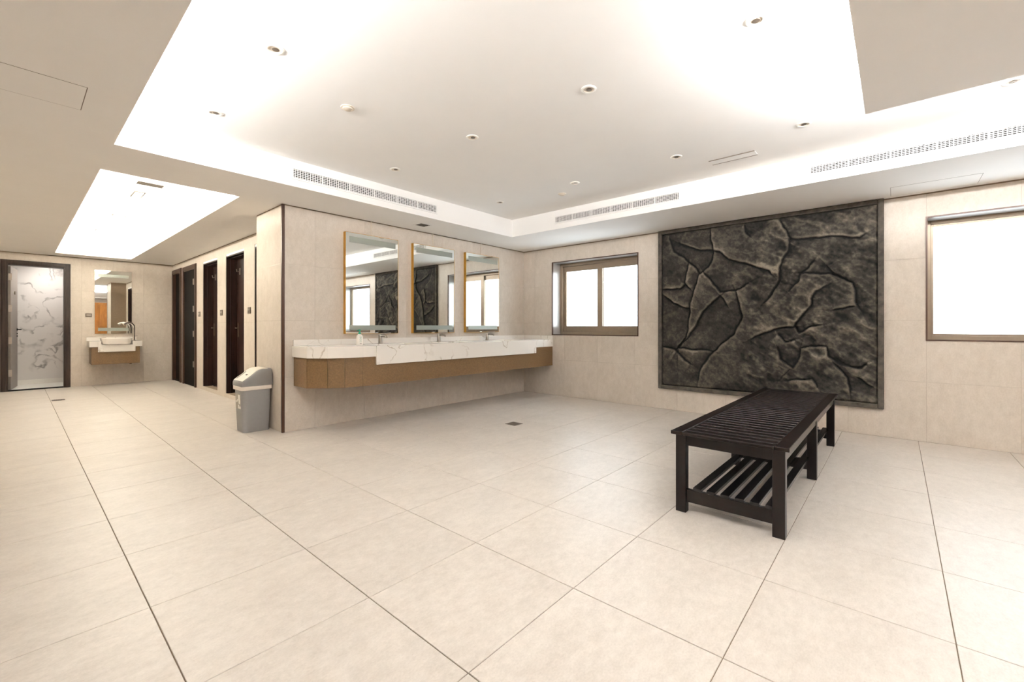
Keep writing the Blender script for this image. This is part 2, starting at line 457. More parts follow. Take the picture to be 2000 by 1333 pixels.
window(1, W1, (0.085, 0.09), True)
window(2, W2, (0.02, 0.02), False)

# doors ------------------------------------------------------------
def recessed_door(n, d, hw):
    y0, y1, z0, z1 = d; zt = z1 - 0.035
    root = bpy.data.objects.new('door_%d' % n, None); C.objects.link(root); struct(root); root.location = (XS, (y0 + y1) / 2, z0)
    part(root, 'head_strip', M['ceil'], XS + 0.006, XS + 0.05, y0, y1, zt, z1)
    dw = M['door_wood']; X1 = XS + 0.13
    fr = MB(); t = 0.022
    fr.box(XS + 0.004, X1, y0, y0 + t, z0, zt).box(XS + 0.004, X1, y1 - t, y1, z0, zt).box(XS + 0.004, X1, y0 + t, y1 - t, zt - t, zt)
    fr.build('jamb', dw, root, bevel=0.002)
    st = MB(); a, b, c = XS + 0.055, X1 + 0.02, 0.035
    st.box(a, b, y0 + t, y0 + c, z0, zt - t).box(a, b, y1 - c, y1 - t, z0, zt - t).box(a, b, y0 + c, y1 - c, zt - c, zt - t)
    st.build('door_stop', dw, root, bevel=0.002)
    # leaf stands a little open towards the stall, hinged on the near jamb
    x0 = X1 + 0.02; yl0, yl1, zl1 = y0 + c, y1 - c - 0.002, zt - c
    leaf = MB().box(x0, x0 + 0.036, yl0, yl1, z0 + 0.02, zl1).build('leaf', M['door_wood'], root, bevel=0.002)
    zh = 1.06
    h = MB(); h.box(x0 - 0.008, x0, yl1 - 0.075, yl1 - 0.035, zh - 0.11, zh + 0.11)
    h.tube([(x0 - 0.004, yl1 - 0.055, zh + 0.03), (x0 - 0.045, yl1 - 0.055, zh + 0.03), (x0 - 0.05, yl1 - 0.075, zh + 0.03), (x0 - 0.05, yl1 - 0.17, zh + 0.03)], 0.009, 10)
    h.build('handle', M['plate'], leaf, smooth=True)
    k = MB(); k.box(x0 - 0.012, x0, yl1 - 0.16, yl1 - 0.12, zl1 - 0.25, zl1 - 0.15)
    k.tube([(x0, yl1 - 0.14, zl1 - 0.2), (x0 - 0.05, yl1 - 0.14, zl1 - 0.21), (x0 - 0.055, yl1 - 0.14, zl1 - 0.17)], 0.007, 8)
    k.build('hook', M['steel'], leaf, smooth=True)
    return root
recessed_door(3, D3, True); recessed_door(4, D4, True); recessed_door(5, D5, True)

def framed_door(n, d, hinges):
    y0, y1, z0, z1 = d; a = 0.092
    root = bpy.data.objects.new('door_%d' % n, None); C.objects.link(root); struct(root); root.location = (XS, (y0 + y1) / 2, 0)
    fm = wood('door_frame_%d' % n, (42, 26, 18), (74, 48, 33), 0.45, (14, 14, 1), spec=0.3) if hinges else bpy.data.materials['door_frame_2']
    fr = MB(); X0 = XS - 0.016
    for k, (w0, w1) in enumerate(((0.0, a), (0.018, a - 0.02))):
        X = X0 - 0.006 * k
        X2 = XS + 0.12 if k == 0 else X0
        fr.box(X, X2, y0 + w0, y0 + w1, 0, z1 - w0).box(X, X2, y1 - w1, y1 - w0, 0, z1 - w0).box(X, X2, y0 + w1, y1 - w1, z1 - w1, z1 - w0)
    fr.build('architrave', fm, root, bevel=0.003)
    lx = XS - 0.002 if hinges else XS + 0.035
    leaf = MB().box(lx, lx + 0.04, y0 + a, y1 - a, 0.012, z1 - a).build('leaf', M['door_black'], root, bevel=0.002)  # near-black leaf: shade of the dark interior put into its colour
    MB().box(XS + 0.005, XS + 0.12, y0 + a, y1 - a, 0, 0.012).build('threshold', M['door_black'], root)
    if hinges:
        for z in (0.42, 0.98, 1.44, 1.94):
            MB().box(XS - 0.027, XS - 0.003, y0 + a + 0.004, y0 + a + 0.05, z - 0.055, z + 0.055).build('hinge', M['steel'], leaf, bevel=0.003)
    return root
framed_door(2, D2, True); framed_door(1, D1, False)

def far_door():
    x0, x1, z0, z1 = DF; a = 0.088
    root = bpy.data.objects.new('door_6', None); C.objects.link(root); struct(root); root.location = ((x0 + x1) / 2, YF, 0)
    fm = wood('far_door_frame', (30, 21, 16), (58, 43, 34), 0.4, (14, 14, 1), spec=0.35)
    fr = MB(); Y0 = YF - 0.016
    for k, (w0, w1) in enumerate(((0.0, a), (0.02, a - 0.022))):
        Y = Y0 - 0.007 * k; Y2 = YF + 0.15 if k == 0 else Y0
        fr.box(x0 + w0, x0 + w1, Y, Y2, 0, z1 - w0).box(x1 - w1, x1 - w0, Y, Y2, 0, z1 - w0).box(x0 + w1, x1 - w1, Y, Y2, z1 - w1, z1 - w0)
    fr.build('architrave', fm, root, bevel=0.004)
    part(root, 'threshold', M['door_black'], x0 + a, x1 - a, YF, YF + 0.14, -0.003, 0.012)
    # leaf swung into the marble room, hinged on the left jamb
    hx, hy = x0 + a + 0.01, YF + 0.15
    ang = math.radians(83); L = 0.66
    d = Vector((math.cos(ang), math.sin(ang), 0)); n = Vector((math.sin(ang), -math.cos(ang), 0))
    def q(u, w, z): p = Vector((hx, hy, 0)) + d * u + n * w; return (p.x, p.y, z)
    lf = MB(); lf.rings([[q(0, -0.02, z), q(L, -0.02, z), q(L, 0.02, z), q(0, 0.02, z)] for z in (0.015, z1 - a - 0.01)])
    leaf = lf.build('leaf', M['leaf_grey'], root, bevel=0.002)
    h = MB(); h.tube([q(L - 0.07, 0.02, 1.06), q(L - 0.07, 0.07, 1.06), q(L - 0.085, 0.075, 1.06), q(L - 0.19, 0.075, 1.06)], 0.010, 10)
    for zz in (1.06, 0.985, 0.94): h.tube([q(L - 0.07, 0.018, zz), q(L - 0.07, 0.03, zz)], 0.022 if zz == 1.06 else 0.012, 12)
    h.build('handle', M['door_black'], leaf, smooth=True)
    k = MB(); k.tube([q(L - 0.30, 0.018, 1.72), q(L - 0.30, 0.032, 1.72)], 0.03, 12); k.build('coat_hook', M['plate'], leaf, smooth=True)
    for z in (0.30, 0.87, 1.43, 1.98):
        MB().box(x0 + a + 0.0005, x0 + a + 0.045, YF + 0.125, YF + 0.149, z - 0.06, z + 0.06).build('hinge', M['steel'], leaf, bevel=0.003)
far_door()

# ------------------------------------------------------------------ rock relief panel
def vnoise(x, y, seed):
    rs = np.random.RandomState(seed); g = rs.rand(64, 64)
    xi = np.floor(x).astype(int); yi = np.floor(y).astype(int); fx = x - xi; fy = y - yi
    fx = fx * fx * (3 - 2 * fx); fy = fy * fy * (3 - 2 * fy)
    a = g[xi % 64, yi % 64]; b = g[(xi + 1) % 64, yi % 64]; c = g[xi % 64, (yi + 1) % 64]; d = g[(xi + 1) % 64, (yi + 1) % 64]
    return (a * (1 - fx) + b * fx) * (1 - fy) + (c * (1 - fx) + d * fx) * fy - 0.5
def fbm(x, y, f, seed, oct=4):
    r = 0; a = 1.0
    for k in range(oct): r = r + a * vnoise(x * f + 31.7 * k, y * f + 17.3 * k, seed + k); a *= 0.5; f *= 2.03
    return r
CRACKS = [
 [(1.755,2.352),(1.745,2.188),(1.720,2.055),(1.731,1.947),(1.824,1.814),(1.888,1.764),(1.952,1.591),(1.996,1.414),(2.014,1.235),(2.022,1.056),(2.062,0.965),(2.163,0.827),(2.186,0.803)],
 [(1.639,1.509),(1.720,1.426),(1.824,1.298),(1.909,1.167),(1.952,1.056),(2.107,0.896),(2.141,0.839),(1.931,0.823),(1.731,0.801)],
 [(1.720,2.065),(1.639,2.035),(1.540,1.928),(1.404,1.873),(1.255,1.818),(1.112,1.764),(1.068,1.701)],
 [(1.835,1.804),(1.751,1.688),(1.639,1.552),(1.462,1.542),(1.386,1.590),(1.311,1.627)],
 [(1.462,1.542),(1.433,1.415),(1.414,1.310),(1.386,1.237),(1.462,1.101),(1.501,0.996),(1.639,0.886),(1.741,0.786),(1.845,0.639),(1.888,0.526),(1.899,0.392)],
 [(0.990,2.327),(0.948,2.203),(0.906,2.109),(0.923,1.983),(0.990,1.873),(1.007,1.795),(1.007,1.637),(1.068,1.541)],
 [(0.906,2.109),(0.775,2.091),(0.632,2.082),(0.511,2.084),(0.451,2.066),(0.293,2.027),(0.251,2.057)],
 [(2.267,2.279),(2.209,2.087),(2.085,1.994),(2.029,1.932),(1.952,1.869),(1.888,1.786)],
 [(2.029,1.932),(2.058,1.777),(2.062,1.687),(1.996,1.605)],
 [(2.062,1.687),(2.129,1.612),(2.361,1.614)],
 [(2.361,1.544),(2.221,1.422),(2.085,1.361),(2.014,1.347)],
 [(2.373,0.843),(2.186,0.814),(2.062,0.672),(2.007,0.630)],
 [(0.679,1.832),(0.727,1.770),(0.807,1.719),(0.832,1.605),(0.906,1.512)],
 [(0.807,1.719),(0.648,1.706),(0.526,1.677),(0.422,1.633),(0.350,1.573),(0.328,1.463),(0.307,1.354),(0.286,1.300)],
 [(0.556,1.754),(0.496,1.675),(0.407,1.622)],
 [(0.526,1.575),(0.648,1.499),(0.703,1.406),(0.727,1.312),(0.775,1.256),(0.856,1.121),(0.823,1.054),(0.711,1.102),(0.617,1.121)],
 [(1.292,0.978),(1.147,1.041),(1.007,1.082),(0.856,1.112)],
 [(0.807,0.880),(0.711,0.902),(0.571,0.897),(0.541,0.786),(0.481,0.734),(0.378,0.703),(0.293,0.690),(0.237,0.729)],
 [(0.807,0.880),(0.840,0.734),(0.889,0.663),(0.990,0.746),(1.025,0.863)],
 [(0.511,0.732),(0.393,0.574),(0.364,0.413)],
 [(0.293,0.582),(0.209,0.517),(0.168,0.503)],
 [(1.007,1.022),(0.939,0.935),(0.856,0.966)],
 [(0.511,1.306),(0.321,1.319)],
 [(1.357,2.324),(1.348,2.240),(1.292,2.170)],
 [(2.152,2.218),(2.062,2.161),(1.931,2.101),(1.741,2.074)],
 [(0.939,0.503),(0.807,0.523),(0.695,0.551),(0.648,0.460)],
 [(1.639,1.509),(1.559,1.377)],
 [(1.147,1.384),(1.068,1.501),(1.007,1.637)],
]
def rock_panel():
    y0, y1, z0, z1 = 0.098, 2.425, 0.281, 2.398
    fw = 0.048
    root = thing('rock_relief_panel', 'large dark grey cast rock relief panel in a raised frame on the beige tiled wall', 'wall panel', (XR, (y0 + y1) / 2, z0))
    ny, nz = 300, 276
    ys = np.linspace(y0 + fw * 0.8, y1 - fw * 0.8, ny); zs = np.linspace(z0 + fw * 0.8, z1 - fw * 0.8, nz)
    Y, Z = np.meshgrid(ys, zs, indexing='ij')
    wy = Y + 0.030 * fbm(Y, Z, 6, 5); wz = Z + 0.030 * fbm(Y, Z, 6, 25)
    hgt = 0.030 * fbm(Y, Z, 1.7, 40, 3) + 0.026 * fbm(Y * 0.8 + 0.7 * Z, Z - 0.5 * Y, 4.2, 60, 3)
    rel = np.zeros_like(hgt)
    for k, cr in enumerate(CRACKS):
        best = np.full(Y.shape, 9.0); side = np.zeros(Y.shape); along = np.zeros(Y.shape)
        n = len(cr) - 1
        for i in range(n):
            ax, az = cr[i]; bx, bz = cr[i + 1]; dx, dz = bx - ax, bz - az; L2 = dx * dx + dz * dz + 1e-9
            t = np.clip(((wy - ax) * dx + (wz - az) * dz) / L2, 0, 1)
            d = np.hypot(wy - (ax + t * dx), wz - (az + t * dz))
            sd = np.sign((wy - ax) * dz - (wz - az) * dx)
            m = d < best; best[m] = d[m]; side[m] = sd[m]; along[m] = ((i + t) / n)[m]
        fade = np.clip(np.minimum(along, 1 - along) * 7 + 0.35, 0, 1)
        up = 1 if k % 2 == 0 else -1
        hi = (side * up > 0)
        hgt += fade * np.where(hi, 0.024, -0.006) * np.exp(-best / 0.12)
        hgt -= fade * 0.024 * np.exp(-(best / 0.0080) ** 2)
        rel += fade * (0.05 * np.where(hi, 1.0, 0.0) * np.exp(-np.clip(best - 0.012, 0, 9) / 0.03) - 0.20 * np.exp(-best / 0.03) - 0.35 * np.exp(-(best / 0.007) ** 2))  # lit rim painted along one side, shade painted into and beside the crack
    u_, v_ = 0.83 * Y + 0.56 * Z, 0.83 * Z - 0.56 * Y
    rid = 1 - np.abs(2 * fbm(u_ + 0.05 * fbm(Y, Z, 5, 7), v_ * 2.1, 2.6, 120, 4))
    calm = np.clip((1.75 - Y) / 0.5, 0.25, 1.0)
    hgt += 0.028 * rid * calm + 0.016 * fbm(Y, Z, 11, 80, 4) * calm + 0.004 * fbm(Y, Z, 48, 90, 2)
    # dry-brushed paint on raised spots, shade painted into the hollows
    sm = hgt.copy()
    for _ in range(14): sm = (np.roll(sm, 1, 0) + np.roll(sm, -1, 0) + np.roll(sm, 1, 1) + np.roll(sm, -1, 1)) / 4
    rel += np.clip((hgt - sm) * 45, -0.3, 0.3)
    lo, hi_ = np.percentile(hgt, 1), np.percentile(hgt, 99.5)
    fy = np.fft.fftfreq(ny)[:, None]; fz = np.fft.fftfreq(nz)[None, :]
    low = np.real(np.fft.ifft2(np.fft.fft2(hgt) * np.exp(-2 * (PI * 22) ** 2 * (fy ** 2 + fz ** 2))))
    rel += np.clip((hgt - low) / (hi_ - lo) * 0.8, -0.3, 0.3)
    dep = 0.008 + 0.074 * np.clip((hgt - lo) / (hi_ - lo), 0, 1.1)
    ed = np.minimum(np.minimum(Y - ys[0], ys[-1] - Y), np.minimum(Z - zs[0], zs[-1] - Z))
    dep *= np.clip(ed / 0.03 + 0.05, 0, 1)
    X = XR - 0.004 - dep
    me = bpy.data.meshes.new('relief')
    vs = np.stack([X - XR, Y - (y0 + y1) / 2, Z - z0], -1).reshape(-1, 3)
    idx = np.arange(ny * nz).reshape(ny, nz)
    fs = np.stack([idx[:-1, :-1], idx[:-1, 1:], idx[1:, 1:], idx[1:, :-1]], -1).reshape(-1, 4)
    me.vertices.add(len(vs)); me.vertices.foreach_set('co', vs.ravel())
    me.loops.add(fs.size); me.loops.foreach_set('vertex_index', fs.ravel())
    me.polygons.add(len(fs)); me.polygons.foreach_set('loop_start', np.arange(0, fs.size, 4)); me.polygons.foreach_set('loop_total', np.full(len(fs), 4))
    me.polygons.foreach_set('use_smooth', np.ones(len(fs), bool))
    me.update(); me.validate()
    at = me.attributes.new('relief', 'FLOAT', 'POINT'); at.data.foreach_set('value', rel.ravel().astype(np.float32))
    me.materials.append(M['rock'])
    o = bpy.data.objects.new('relief', me); C.objects.link(o); o.parent = root
    a, b = XR - 0.052, XR
    fm = M['rock_frame']
    for (p, q, r_, s_) in ((y0, y0 + fw, z0, z1), (y1 - fw, y1, z0, z1), (y0 + fw, y1 - fw, z0, z0 + fw), (y0 + fw, y1 - fw, z1 - fw, z1)):
        part(root, 'frame_side', fm, a, b, p, q, r_, s_, bevel=0.006)
rock_panel()

# ------------------------------------------------------------------ bench
def bench():
    X0, X1, Y0, Y1, ZT = 2.64, 5.05, 0.435, 1.005, 0.485
    root = thing('bench', 'long dark espresso wooden slatted bench with a lower shelf standing on the tiles', 'bench', ((X0 + X1) / 2, (Y0 + Y1) / 2, 0))
    bm_, sm_ = M['bench'], M['bench_shelf']
    zt = ZT - 0.021
    for x in (X0, (X0 + X1) / 2 - 0.025, X1 - 0.05):
        for y in (Y0, Y1 - 0.06): part(root, 'leg', bm_, x, x + 0.05, y, y + 0.06, 0, zt, 0.003)
    for x in (X0 + 0.008, X1 - 0.036):
        part(root, 'end_apron', bm_, x, x + 0.028, Y0 + 0.06, Y1 - 0.06, zt - 0.062, zt, 0.002)
    for y in (Y0 + 0.006, Y1 - 0.034):
        for a, b in ((X0 + 0.05, (X0 + X1) / 2 - 0.025), ((X0 + X1) / 2 + 0.025, X1 - 0.05)):
            part(root, 'side_apron', bm_, a, b, y, y + 0.028, zt - 0.066, zt, 0.002)
    for x in (X0 + 0.012, (X0 + X1) / 2 - 0.014, X1 - 0.040):
        part(root, 'crossbar', bm_, x, x + 0.028, Y0 + 0.06, Y1 - 0.06, 0.064, 0.139, 0.002)
    for k in range(6):
        y = 0.482 + 0.0755 * k
        part(root, 'shelf_slat', sm_, X0 + 0.006, X1 - 0.006, y, y + 0.046, 0.139, 0.160, 0.003)
    e = 0.022
    for y in (Y0 - e, Y1 + e - 0.066): part(root, 'side_board', bm_, X0 - e, X1 + e, y, y + 0.066, zt, ZT, 0.003)
    n = 32; ya, yb = Y0 - e + 0.068, Y1 + e - 0.068
    pitch = (X1 - X0 + 2 * e) / n
    first = None
    for k in range(n):
        x = X0 - e + k * pitch
        if first is None:
            first = MB().box(x, x + pitch - 0.015, ya, yb, zt, ZT - 0.001).build('top_slat', bm_, root, loc=(x, (ya + yb) / 2, zt), bevel=0.005)
        else:
            o = first.copy(); C.objects.link(o); o.location = Vector((x, (ya + yb) / 2, zt)) - Vector(root.location)
    part(root, 'batten', bm_, X0 + 0.06, X1 - 0.06, 0.70, 0.74, zt - 0.03, zt)
bench()

# ------------------------------------------------------------------ vanity
YC = 4.205
VL = 1.945
def vanity():
    cab = thing('vanity_cabinet', 'brown wood faced vanity cabinet hung under the long white marble washbasin counter', 'cabinet', (3.87, YV, 0.485))
    zb, zt = 0.485, 0.80
    pl = [(XR, YV), (VL + 0.022, YV), (VL + 0.022, 4.50), (2.10, 4.34), (2.24, 4.262), (2.42, YC + 0.022), (XR, YC + 0.022)]
    MB().prism(pl, zb, 0.70).build('carcass', M['vanity_wood'], cab)
    seams = [(VL + 0.022, 4.815), (VL + 0.022, 4.50), (2.10, 4.34), (2.24, 4.262), (2.42, YC + 0.022), (3.62, YC + 0.022), (4.82, YC + 0.022), (XR, YC + 0.022)]
    for i in range(len(seams) - 1):
        a, b = Vector(seams[i] + (0,)), Vector(seams[i + 1] + (0,)); d = (b - a).normalized(); nrm = Vector((d.y, -d.x, 0))
        a2, b2 = a + d * 0.0004, b - d * 0.0004
        f = MB(); f.rings([[tuple(a2) [:2] + (z,), tuple(b2)[:2] + (z,), tuple(b2 + nrm * 0.008)[:2] + (z,), tuple(a2 + nrm * 0.008)[:2] + (z,)] for z in (zb - 0.002, 0.789)])
        f.build('front_panel', M['vanity_wood'], cab, loc=((a.x + b.x) / 2 + i * 0.3, a.y, zb))
    top = thing('marble_counter', 'long white veined marble counter with backsplash and deep central apron under three mirrors', 'counter', (3.87, YV, 0.80))
    mm = M['marble']; zc = 0.905
    outer = [(XR, YV), (VL, YV), (VL, 4.47), (2.08, 4.30), (2.22, 4.235), (2.42, YC), (XR, YC)]
    # slab with three basin cut-outs, made of strips between the cut-outs
    basins = [(2.66, 3.20), (3.56, 4.10), (4.50, 5.04)]; by0, by1 = 4.30, 4.60
    sl = MB()
    zs0 = zc - 0.03
    sl.prism([(2.66, YC), (2.66, YV), (VL, YV), (VL, 4.47), (2.08, 4.30), (2.22, 4.235), (2.42, YC)], zs0, zc)
    xs = [2.66]
    for (a, b) in basins:
        if a > xs[-1]: sl.box(xs[-1], a, YC, YV, zs0, zc)
        sl.box(a, b, YC, by0, zs0, zc); sl.box(a, b, by1, YV, zs0, zc); xs.append(b)
    sl.box(xs[-1], XR, YC, YV, zs0, zc)
    sl.build('slab', mm, top)
    # fascia following the outline
    edge = outer[1:]
    fa = MB(); th = 0.02
    ins = [(VL + th, YV), (VL + th, 4.475), (2.09, 4.318), (2.225, 4.255), (2.42, YC + th), (XR, YC + th)]
    fa.rings([[p + (z,) for p in edge] + [p + (z,) for p in reversed(ins)] for z in (0.79, zs0)])
    fa.build('fascia', mm, top)
    ap = MB().box(2.569, 5.335, YC - 0.012, YC + 0.011, 0.702, zc).build('apron', mm, top, bevel=0.002)
    MB().box(VL + 0.01, XR, YV - 0.02, YV, zc, 0.969).build('backsplash', mm, top, bevel=0.002)
    MB().box(XR - 0.02, XR, YC + 0.0, YV - 0.02, zc, 0.969).build('side_splash', mm, top, bevel=0.002)
    for (a, b) in basins:
        k = MB()
        outer_r = [[(x, y, z) for x, y in rrect(a - g, b + g, by0 - g, by1 + g, 0.05 + g)] for z, g in ((zs0, 0.0), (0.76, -0.03))]
        inner_r = [[(x, y, z) for x, y in rrect(a - g, b + g, by0 - g, by1 + g, max(0.02, 0.05 + g))] for z, g in ((0.772, -0.04), (zs0 + 0.004, -0.008))]
        k.rings(outer_r + inner_r, cap=False)
        n = len(outer_r[0])
        k.f.append(tuple(range(n, 2 * n))); k.f.append(tuple(range(2 * n, 3 * n)))
        k.f += [(i, (i + 1) % n, 3 * n + (i + 1) % n, 3 * n + i) for i in range(n)]
        bo = k.build('basin', M['ceramic'], top, smooth=True)
        MB().lathe((a + b) / 2, (by0 + by1) / 2, [(0.0225, 0.7722), (0.0225, 0.776), (0.012, 0.777)], 18).build('drain', M['chrome'], bo, smooth=True)
    return top
vanity()

def faucet(x, y, z, label, prev=None):
    if prev is not None: return dup(prev, (x, y, z), label)
    root = thing('faucet', label, 'faucet', (x, y, z), 'chrome lever faucets on the marble counter')
    b = MB(); b.lathe(x, y, [(0.031, z), (0.031, z + 0.008), (0.026, z + 0.012), (0.0245, z + 0.105), (0.022, z + 0.112)], 20)
    b.build('body', M['steel'], root, smooth=True)
    sp = MB(); sp.tube([(x, y, z + 0.088), (x, y - 0.06, z + 0.098), (x, y - 0.12, z + 0.092), (x, y - 0.135, z + 0.078)], [0.016, 0.015, 0.014, 0.012], 14)
    sp.build('spout', M['steel'], root, smooth=True)
    lv = MB(); lv.rings([[(x - 0.020, y + 0.006, zz), (x + 0.006, y + 0.022, zz), (x + 0.105, y - 0.060, zz + 0.012), (x + 0.085, y - 0.082, zz + 0.012)] for zz in (z + 0.113, z + 0.123)])
    lv.build('lever', M['steel'], root, bevel=0.003)
    return root
f1 = faucet(2.93, 4.70, 0.905, 'chrome faucet right of the white soap bottle, under the first mirror')
faucet(3.83, 4.70, 0.905, 'chrome faucet on the counter under the middle mirror', f1)
faucet(4.77, 4.70, 0.905, 'chrome faucet on the counter under the mirror nearest the window', f1)

def bottle():
    x, y, z = 2.575, 4.56, 0.905
    root = thing('soap_bottle', 'white pump soap bottle with a green pump top on the marble counter', 'bottle', (x, y, z))
    b = MB(); b.rings([[(px_, py_, z + h) for px_, py_ in rrect(x - a, x + a, y - c, y + c, r)] for h, a, c, r in
        ((0, 0.031, 0.021, 0.012), (0.004, 0.034, 0.024, 0.016), (0.085, 0.034, 0.024, 0.018), (0.108, 0.030, 0.021, 0.018), (0.120, 0.018, 0.016, 0.0155), (0.124, 0.0125, 0.0125, 0.0124))])
    b.build('body', M['bottle'], root, smooth=True)
    p = MB(); p.lathe(x, y, [(0.0150, z + 0.1235), (0.0150, z + 0.140), (0.006, z + 0.142), (0.006, z + 0.158), (0.013, z + 0.159), (0.013, z + 0.170), (0.009, z + 0.174)], 18)
    p.tube([(x + 0.004, y, z + 0.165), (x - 0.024, y - 0.01, z + 0.167), (x - 0.034, y - 0.014, z + 0.160)], [0.006, 0.0055, 0.005], 10)
    p.build('pump', M['green'], root, smooth=True)
    lb = MB()
    for k, (w, h) in enumerate(((0.026, 0.006), (0.018, 0.004), (0.030, 0.003), (0.022, 0.003), (0.028, 0.003))):
        zz = z + 0.086 - k * 0.013
        lb.box(x - w / 2, x + w / 2, y - 0.0248, y - 0.0238, zz, zz + h)
    lb.build('label_print', M['ink'], root)
    MB().box(x - 0.012, x + 0.012, y - 0.0248, y - 0.0238, z + 0.012, z + 0.016).build('label_mark', M['ink_dark'], root)
bottle()

def mirror(x0, label, prev=None, w=0.711):
    z0, z1, yf = 1.027, 2.215, 4.779
    if prev is not None: return dup(prev, (x0 + w / 2, YV, z0), label)
    x1 = x0 + w
    root = thing('wall_mirror', label, 'mirror', (x0 + w / 2, YV, z0), 'gold edged mirrors above the marble counter')
    t = 0.004; fr = MB()
    fr.box(x0, x0 + t, yf, YV, z0, z1).box(x1 - t, x1, yf, YV, z0, z1).box(x0 + t, x1 - t, yf, YV, z0, z0 + t).box(x0 + t, x1 - t, yf, YV, z1 - t, z1)
    fr.build('gold_frame', M['gold'], root)
    part(root, 'mirror_glass', M['mirror'], x0 + t, x1 - t, yf + 0.001, yf + 0.007, z0 + t, z1 - t)
    for a, b in ((z0 + 0.042, z0 + 0.102), (z1 - 0.118, z1 - 0.048)):
        part(root, 'frosted_strip', M['frost'], x0 + 0.048, x1 - 0.040, yf + 0.0002, yf + 0.001, a, b)
    part(root, 'cable_cover', M['cable'], x0 + w / 2 - 0.006, x0 + w / 2 + 0.006, YV - 0.008, YV, z1, H)
    return root
m1 = mirror(2.522, 'gold edged mirror nearest the pier, above the white soap bottle')
mirror(3.467, 'gold edged mirror in the middle of the three above the counter', m1)
mirror(4.403, 'gold edged mirror nearest the window, last of three above the counter', m1)

# ------------------------------------------------------------------ washbasin at the end of the hall
def far_basin():
    yw, yf_ = YF, 10.99
    cab = thing('washbasin_cabinet', 'small brown wood cabinet under the washbasin at the end of the hall', 'cabinet', (1.25, yw, 0.42))
    part(cab, 'carcass', M['vanity_wood'], 0.925, 1.597, yf_ + 0.03, yw, 0.42, 0.735)
    part(cab, 'front_panel', M['vanity_wood'], 0.921, 1.601, yf_ + 0.018, yf_ + 0.03, 0.415, 0.735, 0.002)
    MB().lathe(1.47, yf_ + 0.06, [(0.018, 0.395), (0.018, 0.42)], 12).build('drain_pipe', M['plate'], cab)
    top = thing('washbasin_counter', 'short white stone counter with stepped apron on the far hall wall', 'counter', (1.25, yw, 0.74))
    mm = M['marble']
    sl = MB(); sl.box(0.893, 1.05, yf_, yw, 0.738, 0.842).box(1.49, 1.632, yf_, yw, 0.738, 0.842).box(1.05, 1.49, 11.325, yw, 0.738, 0.842).box(1.05, 1.49, yf_ + 0.02, 11.325, 0.738, 0.765)
    sl.build('slab', mm, top)
    ap = MB(); ap.box(1.008, 1.532, yf_ - 0.012, yf_, 0.645, 0.774).box(1.008, 1.05, yf_ - 0.012, yf_, 0.774, 0.842).box(1.49, 1.532, yf_ - 0.012, yf_, 0.774, 0.842)
    ap.build('apron', mm, top)
    part(top, 'backsplash', mm, 0.885, 1.605, yw - 0.02, yw, 0.842, 0.912, 0.002)
    bs = thing('vessel_basin', 'white rounded ceramic basin set on the short counter in the hall', 'basin', (1.27, 11.15, 0.842))
    k = MB(); yc0, yc1 = yf_ - 0.022, 11.36
    prof = ((0.770, 0.0, 0.14), (0.790, 0.018, 0.15), (0.885, 0.030, 0.16))
    def rr(g, z, r): return [(x, y, z) for x, y in rrect(1.075 - g, 1.465 + g, 10.935 - g, 11.30 + g, r, 8)]
    outer_r = [rr(g, z, r) for z, g, r in ((0.778, -0.03, 0.05), (0.79, 0.0, 0.07), (0.88, 0.02, 0.09), (0.892, 0.02, 0.09))]
    inner_r = [rr(g, z, r) for z, g, r in ((0.893, 0.012, 0.08), (0.83, -0.02, 0.06), (0.815, -0.06, 0.04))]
    k.rings(outer_r + inner_r); k.build('bowl', M['ceramic'], bs, smooth=True)
    fc = thing('swan_faucet', 'tall curved dark chrome faucet beside the hall washbasin', 'faucet', (1.555, 11.16, 0.842))
    x, y = 1.535, 11.16
    MB().lathe(x, y, [(0.026, 0.842), (0.026, 0.852), (0.018, 0.856), (0.017, 0.875)], 16).build('base', M['chrome'], fc, smooth=True)
    t = MB(); pts = [(x, y, 0.87), (x, y, 1.08), (x - 0.008, y - 0.006, 1.135), (x - 0.04, y - 0.02, 1.178), (x - 0.085, y - 0.035, 1.192), (x - 0.13, y - 0.05, 1.180), (x - 0.165, y - 0.065, 1.155)]
    t.tube(pts, [0.018, 0.019, 0.020, 0.020, 0.020, 0.021, 0.023], 14); t.build('spout', M['chrome'], fc, smooth=True)
    lv = MB().tube([(x + 0.017, y, 0.93), (x + 0.05, y, 0.94)], [0.008, 0.006], 8); lv.build('lever', M['chrome'], fc, smooth=True)
    mr = thing('hall_mirror', 'frameless narrow mirror above the washbasin on the far hall wall', 'mirror', (1.26, YF, 0.978))
    part(mr, 'mirror_glass', M['mirror'], 1.0, 1.532, YF - 0.026, YF - 0.02, 0.978, 2.19)
    part(mr, 'backing', M['steel'], 1.002, 1.530, YF - 0.02, YF, 0.98, 2.188)
    for a, b in ((1.03, 1.09), (2.06, 2.12)): part(mr, 'frosted_strip', M['frost'], 1.045, 1.487, YF - 0.0266, YF - 0.026, a, b)
far_basin()

